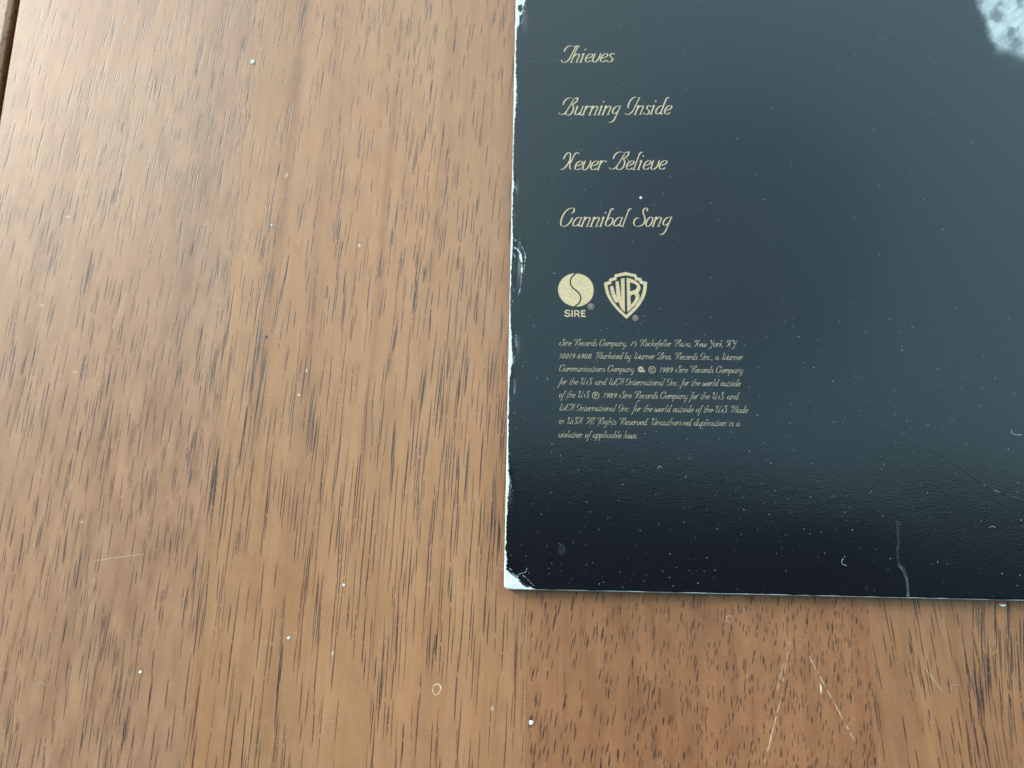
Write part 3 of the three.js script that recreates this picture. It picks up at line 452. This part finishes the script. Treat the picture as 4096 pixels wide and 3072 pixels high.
{ // the under panel and its folds, seen as a dark line below the white edge
  const g = new RoundedBoxGeometry((SIZE - 0.5) * MM, 1.7 * MM, (SIZE + 0.2) * MM, 3, 0.5 * MM); g.translate((SIZE / 2 + 0.45) * MM, 1.0 * MM, (-SIZE / 2 + 0.16) * MM);
  part('under_panel', g, blackMat, sleeve);
}

// ---------------------------------------------------------------- crumbs, lint, dust
reseed(4242);
function crumbGeo(r, flat = 0.7) { const g = new THREE.IcosahedronGeometry(r * MM, 1), p = g.attributes.position, q = R(0, 99); for (let i = 0; i < p.count; i++) { const x = p.getX(i) / MM / r, y = p.getY(i) / MM / r, z = p.getZ(i) / MM / r, k = 0.6 + 0.8 * noise(x * 2.3 + q + z, y * 2.3 + q); p.setXYZ(i, p.getX(i) * k, p.getY(i) * k * flat, p.getZ(i) * k); } g.computeVertexNormals(); return g; }
const crumbMat = new THREE.MeshStandardMaterial({ color: new THREE.Color().setRGB(0.66, 0.65, 0.62), roughness: 0.8, name: 'crumb' });
const lintMat = new THREE.MeshStandardMaterial({ color: new THREE.Color().setRGB(0.42, 0.43, 0.43), roughness: 0.9, name: 'lint' });
const onTable = 0, onSleeve = (x, y) => face(x, y);
const crumbs = [
  [-65.2, 125.1, 0.42, 'tiny white crumb on the pale upper left of the table, farthest from the sleeve corner'],
  [-47.3, 41.2, 0.24, 'tiny white crumb on the table straight left of the small print block'],
  [-56.9, 82, 0.24, 'tiny white crumb on the table level with the Cannibal Song title'],
  [-45.6, -11.2, 0.3, 'white crumb on the wide left stave, slightly lower than the torn sleeve corner'],
  [-76.9, -18.9, 0.3, 'white crumb on the darker leftmost stave near the bottom left of the photo'],
  [6.1, -26.6, 0.46, 'largest white crumb, on the joint between two staves below the sleeve'],
  [-34.5, -0.1, 0.26, 'tiny white crumb on the table level with the torn sleeve corner'],
];
for (const [x, y, r, label] of crumbs) { const m = part('crumb', crumbGeo(r, 0.55), crumbMat, scene); m.position.set(x * MM, r * 0.4 * MM, -y * MM); m.rotation.y = R(0, 6); tag(m, label, 'crumb', 'white crumbs on the table'); }
for (const [x, y, r, label] of [[29.7, 87.7, 0.3, 'bright white speck on the sleeve just above the word Song'], [44, -0.6, 0, '']]) if (r) { const m = part('speck', crumbGeo(r, 0.6), crumbMat, scene); m.position.set(x * MM, (onSleeve(x, y) + r * 0.3) * MM, -y * MM); tag(m, label, 'speck'); }
{ const m = part('flake', crumbGeo(0.42, 0.3), crumbMat, scene); m.scale.set(1.7, 1, 0.6); m.position.set(102.8 * MM, 0.4 * MM, 1.15 * MM); tag(m, 'white oval flake on the table against the lower edge of the sleeve, at the right', 'flake'); }
function fibre(pts, r, h, label) {
  const c = new THREE.CatmullRomCurve3(pts.map(([x, y, up = 0]) => new THREE.Vector3(x * MM, (h(x, y) + r + up) * MM, -y * MM)));
  const m = part('lint_fibre', new THREE.TubeGeometry(c, 24, r * 0.55 * MM, 5), lintMat, scene); tag(m, label, 'lint fibre', 'pale lint fibres'); return m;
}
const T0 = () => onTable;
fibre([[2.9, 2.4, 0.1], [3.1, 3.0, 0.2], [3.9, 3.3, 0.3], [4.6, 3.6, 0.3], [4.8, 4.4, 0.2]], 0.055, onSleeve, 'curved white fibre on the sleeve beside its torn white corner');
fibre([[-1.2, 4.3], [-0.6, 4.1], [0.1, 3.6]], 0.05, (x) => (x < 0 ? 2.1 : 2.3), 'short white fibre sticking out left of the torn sleeve corner');
fibre([[70.3, 7.6], [70.0, 7.0], [70.2, 6.4], [70.9, 6.2]], 0.06, onSleeve, 'small hooked white fibre on the dark lower part of the sleeve');
fibre([[28.2, 39.7], [28.5, 40.3], [28.9, 40.3]], 0.05, onSleeve, 'tiny hooked fibre on the sleeve inside the small print block');
fibre([[32.4, 25.6], [32.8, 26.1], [33.3, 25.9]], 0.05, onSleeve, 'tiny pale fibre on the sleeve just below the small print');
fibre([[107, 34.9], [107.1, 34.2], [108, 33.9], [109, 33.9]], 0.06, onSleeve, 'hooked pale fibre on the sleeve near the right side of the photo');
fibre([[100.4, 14.4], [101, 14.7], [101.8, 14.5]], 0.05, onSleeve, 'arched pale fibre on the sleeve at the lower right, below the crease');
fibre([[26.4, 97.6], [27.2, 96.8], [27.8, 95.9]], 0.05, onSleeve, 'thin slanting fibre on the sleeve above the word Believe');
fibre([[43.5, 0.8, -2], [43.2, -0.4, -1.9], [43.6, -1.0, -2.1]], 0.06, (x, y) => (y > 0 ? 4.2 : 2.2), 'short pale fibre hanging over the lower edge of the sleeve');
fibre([[-57.6, 82.6], [-56.6, 81.6], [-55.9, 82.1], [-55.2, 81.6]], 0.05, T0, 'wavy pale fibre on the table beside a crumb, level with the Cannibal Song title');
fibre([[91, -18], [91.2, -17.2], [92, -17], [92.8, -17.2]], 0.05, T0, 'looped pale fibre on the table at the lower right');
fibre([[-99.5, -22.5], [-98.4, -21.6], [-97, -22]], 0.06, T0, 'curved white fibre on the table near the bottom left corner of the photo');
const dustGeo = crumbGeo(1, 0.5), dustMat = new THREE.MeshStandardMaterial({ color: new THREE.Color().setRGB(0.26, 0.27, 0.27), roughness: 0.9, name: 'dust' });
function dust(name, label, n, place, mat) {
  const m = new THREE.InstancedMesh(dustGeo, mat, n), o = new THREE.Object3D(); m.name = name;
  for (let i = 0; i < n; i++) { const [x, h, y] = place(), s = 0.025 + 0.05 * Math.pow(rnd(), 2.6) + (rnd() < 0.006 ? 0.05 : 0); o.position.set(x * MM, (h + s * 0.2) * MM, -y * MM); o.rotation.y = R(0, 6.3); o.scale.set(s * R(0.7, 1.9), s * 0.7, s * R(0.6, 1.1)); o.updateMatrix(); m.setMatrixAt(i, o.matrix); }
  m.castShadow = m.receiveShadow = true; scene.add(m); tag(m, label, 'dust', null, 'stuff');
}
dust('sleeve_dust', 'fine pale dust specks scattered over the black face of the sleeve', 1500, () => { const x = R(0.8, 126), y = rnd() < 0.5 ? R(0.4, 60) : R(0.4, 146); return [x, face(x, y), y]; }, dustMat);
dust('table_dust', 'fine pale dust specks scattered over the wooden table', 600, () => { const l = rnd() < 0.75; return l ? [R(-126, -0.5), 0, R(-45, 150)] : [R(0, 120), 0, R(-45, -0.8)]; }, dustMat);

// ---------------------------------------------------------------- unseen dark roof, added to give the sleeve its black lower reflection
{
  const roof = thing('added_dark_roof', [-100, 2200, -235]); roof.rotation.y = -0.09;
  tag(roof, 'dark wooden roof added out of view above the table to give the black reflection low on the sleeve', 'roof');
  const dark = new THREE.MeshStandardMaterial({ color: new THREE.Color().setRGB(0.035, 0.03, 0.028), roughness: 0.8, name: 'dark_stained_wood' });
  const boards = []; for (let i = 0; i < 24; i++) { const g = new THREE.BoxGeometry(8, 0.03, 0.145); g.translate(0.6, 0.06, 0.08 + i * 0.15); boards.push(g); }
  boards.forEach((g) => part('roof_board', g, dark, roof));
  const beam = new THREE.BoxGeometry(8, 0.16, 0.08); beam.translate(0.6, -0.04, 0.04); part('edge_beam', beam, dark, roof);
  for (const x of [-3.2, 4.4]) { const g = new THREE.BoxGeometry(0.1, 2.9, 0.1); g.translate(x, -1.57, 0.06); part('post', g, dark, roof); }
}
// the phone that takes the picture, just behind the lens: it shades the table below it
{
  const phone = new THREE.Group(); phone.name = numbered('mobile_phone'); scene.add(phone);
  phone.position.copy(camera.position); phone.quaternion.copy(camera.quaternion);
  const plastic = new THREE.MeshStandardMaterial({ color: new THREE.Color().setRGB(0.012, 0.012, 0.015), roughness: 0.3, name: 'black_plastic' });
  const put = (g, x, y, z) => g.translate(x * MM, y * MM, z * MM);
  part('phone_body', put(new RoundedBoxGeometry(165 * MM, 78 * MM, 8 * MM, 4, 3.5 * MM), 68, -19, 16), plastic, phone);
  part('phone_screen', put(new RoundedBoxGeometry(157 * MM, 70 * MM, 0.6 * MM, 2, 0.2 * MM), 68, -19, 20.2), new THREE.MeshStandardMaterial({ color: new THREE.Color().setRGB(0.02, 0.02, 0.022), roughness: 0.12, name: 'dark_glass' }), phone);
  const ring = new THREE.CylinderGeometry(5 * MM, 5 * MM, 1 * MM, 32); ring.rotateX(Math.PI / 2); part('lens_ring', put(ring, 0, 0, 11.6), plastic, phone);
  tag(phone, 'black mobile phone held flat over the record sleeve, behind the lens that takes the picture', 'phone');
}
renderer.render(scene, camera);
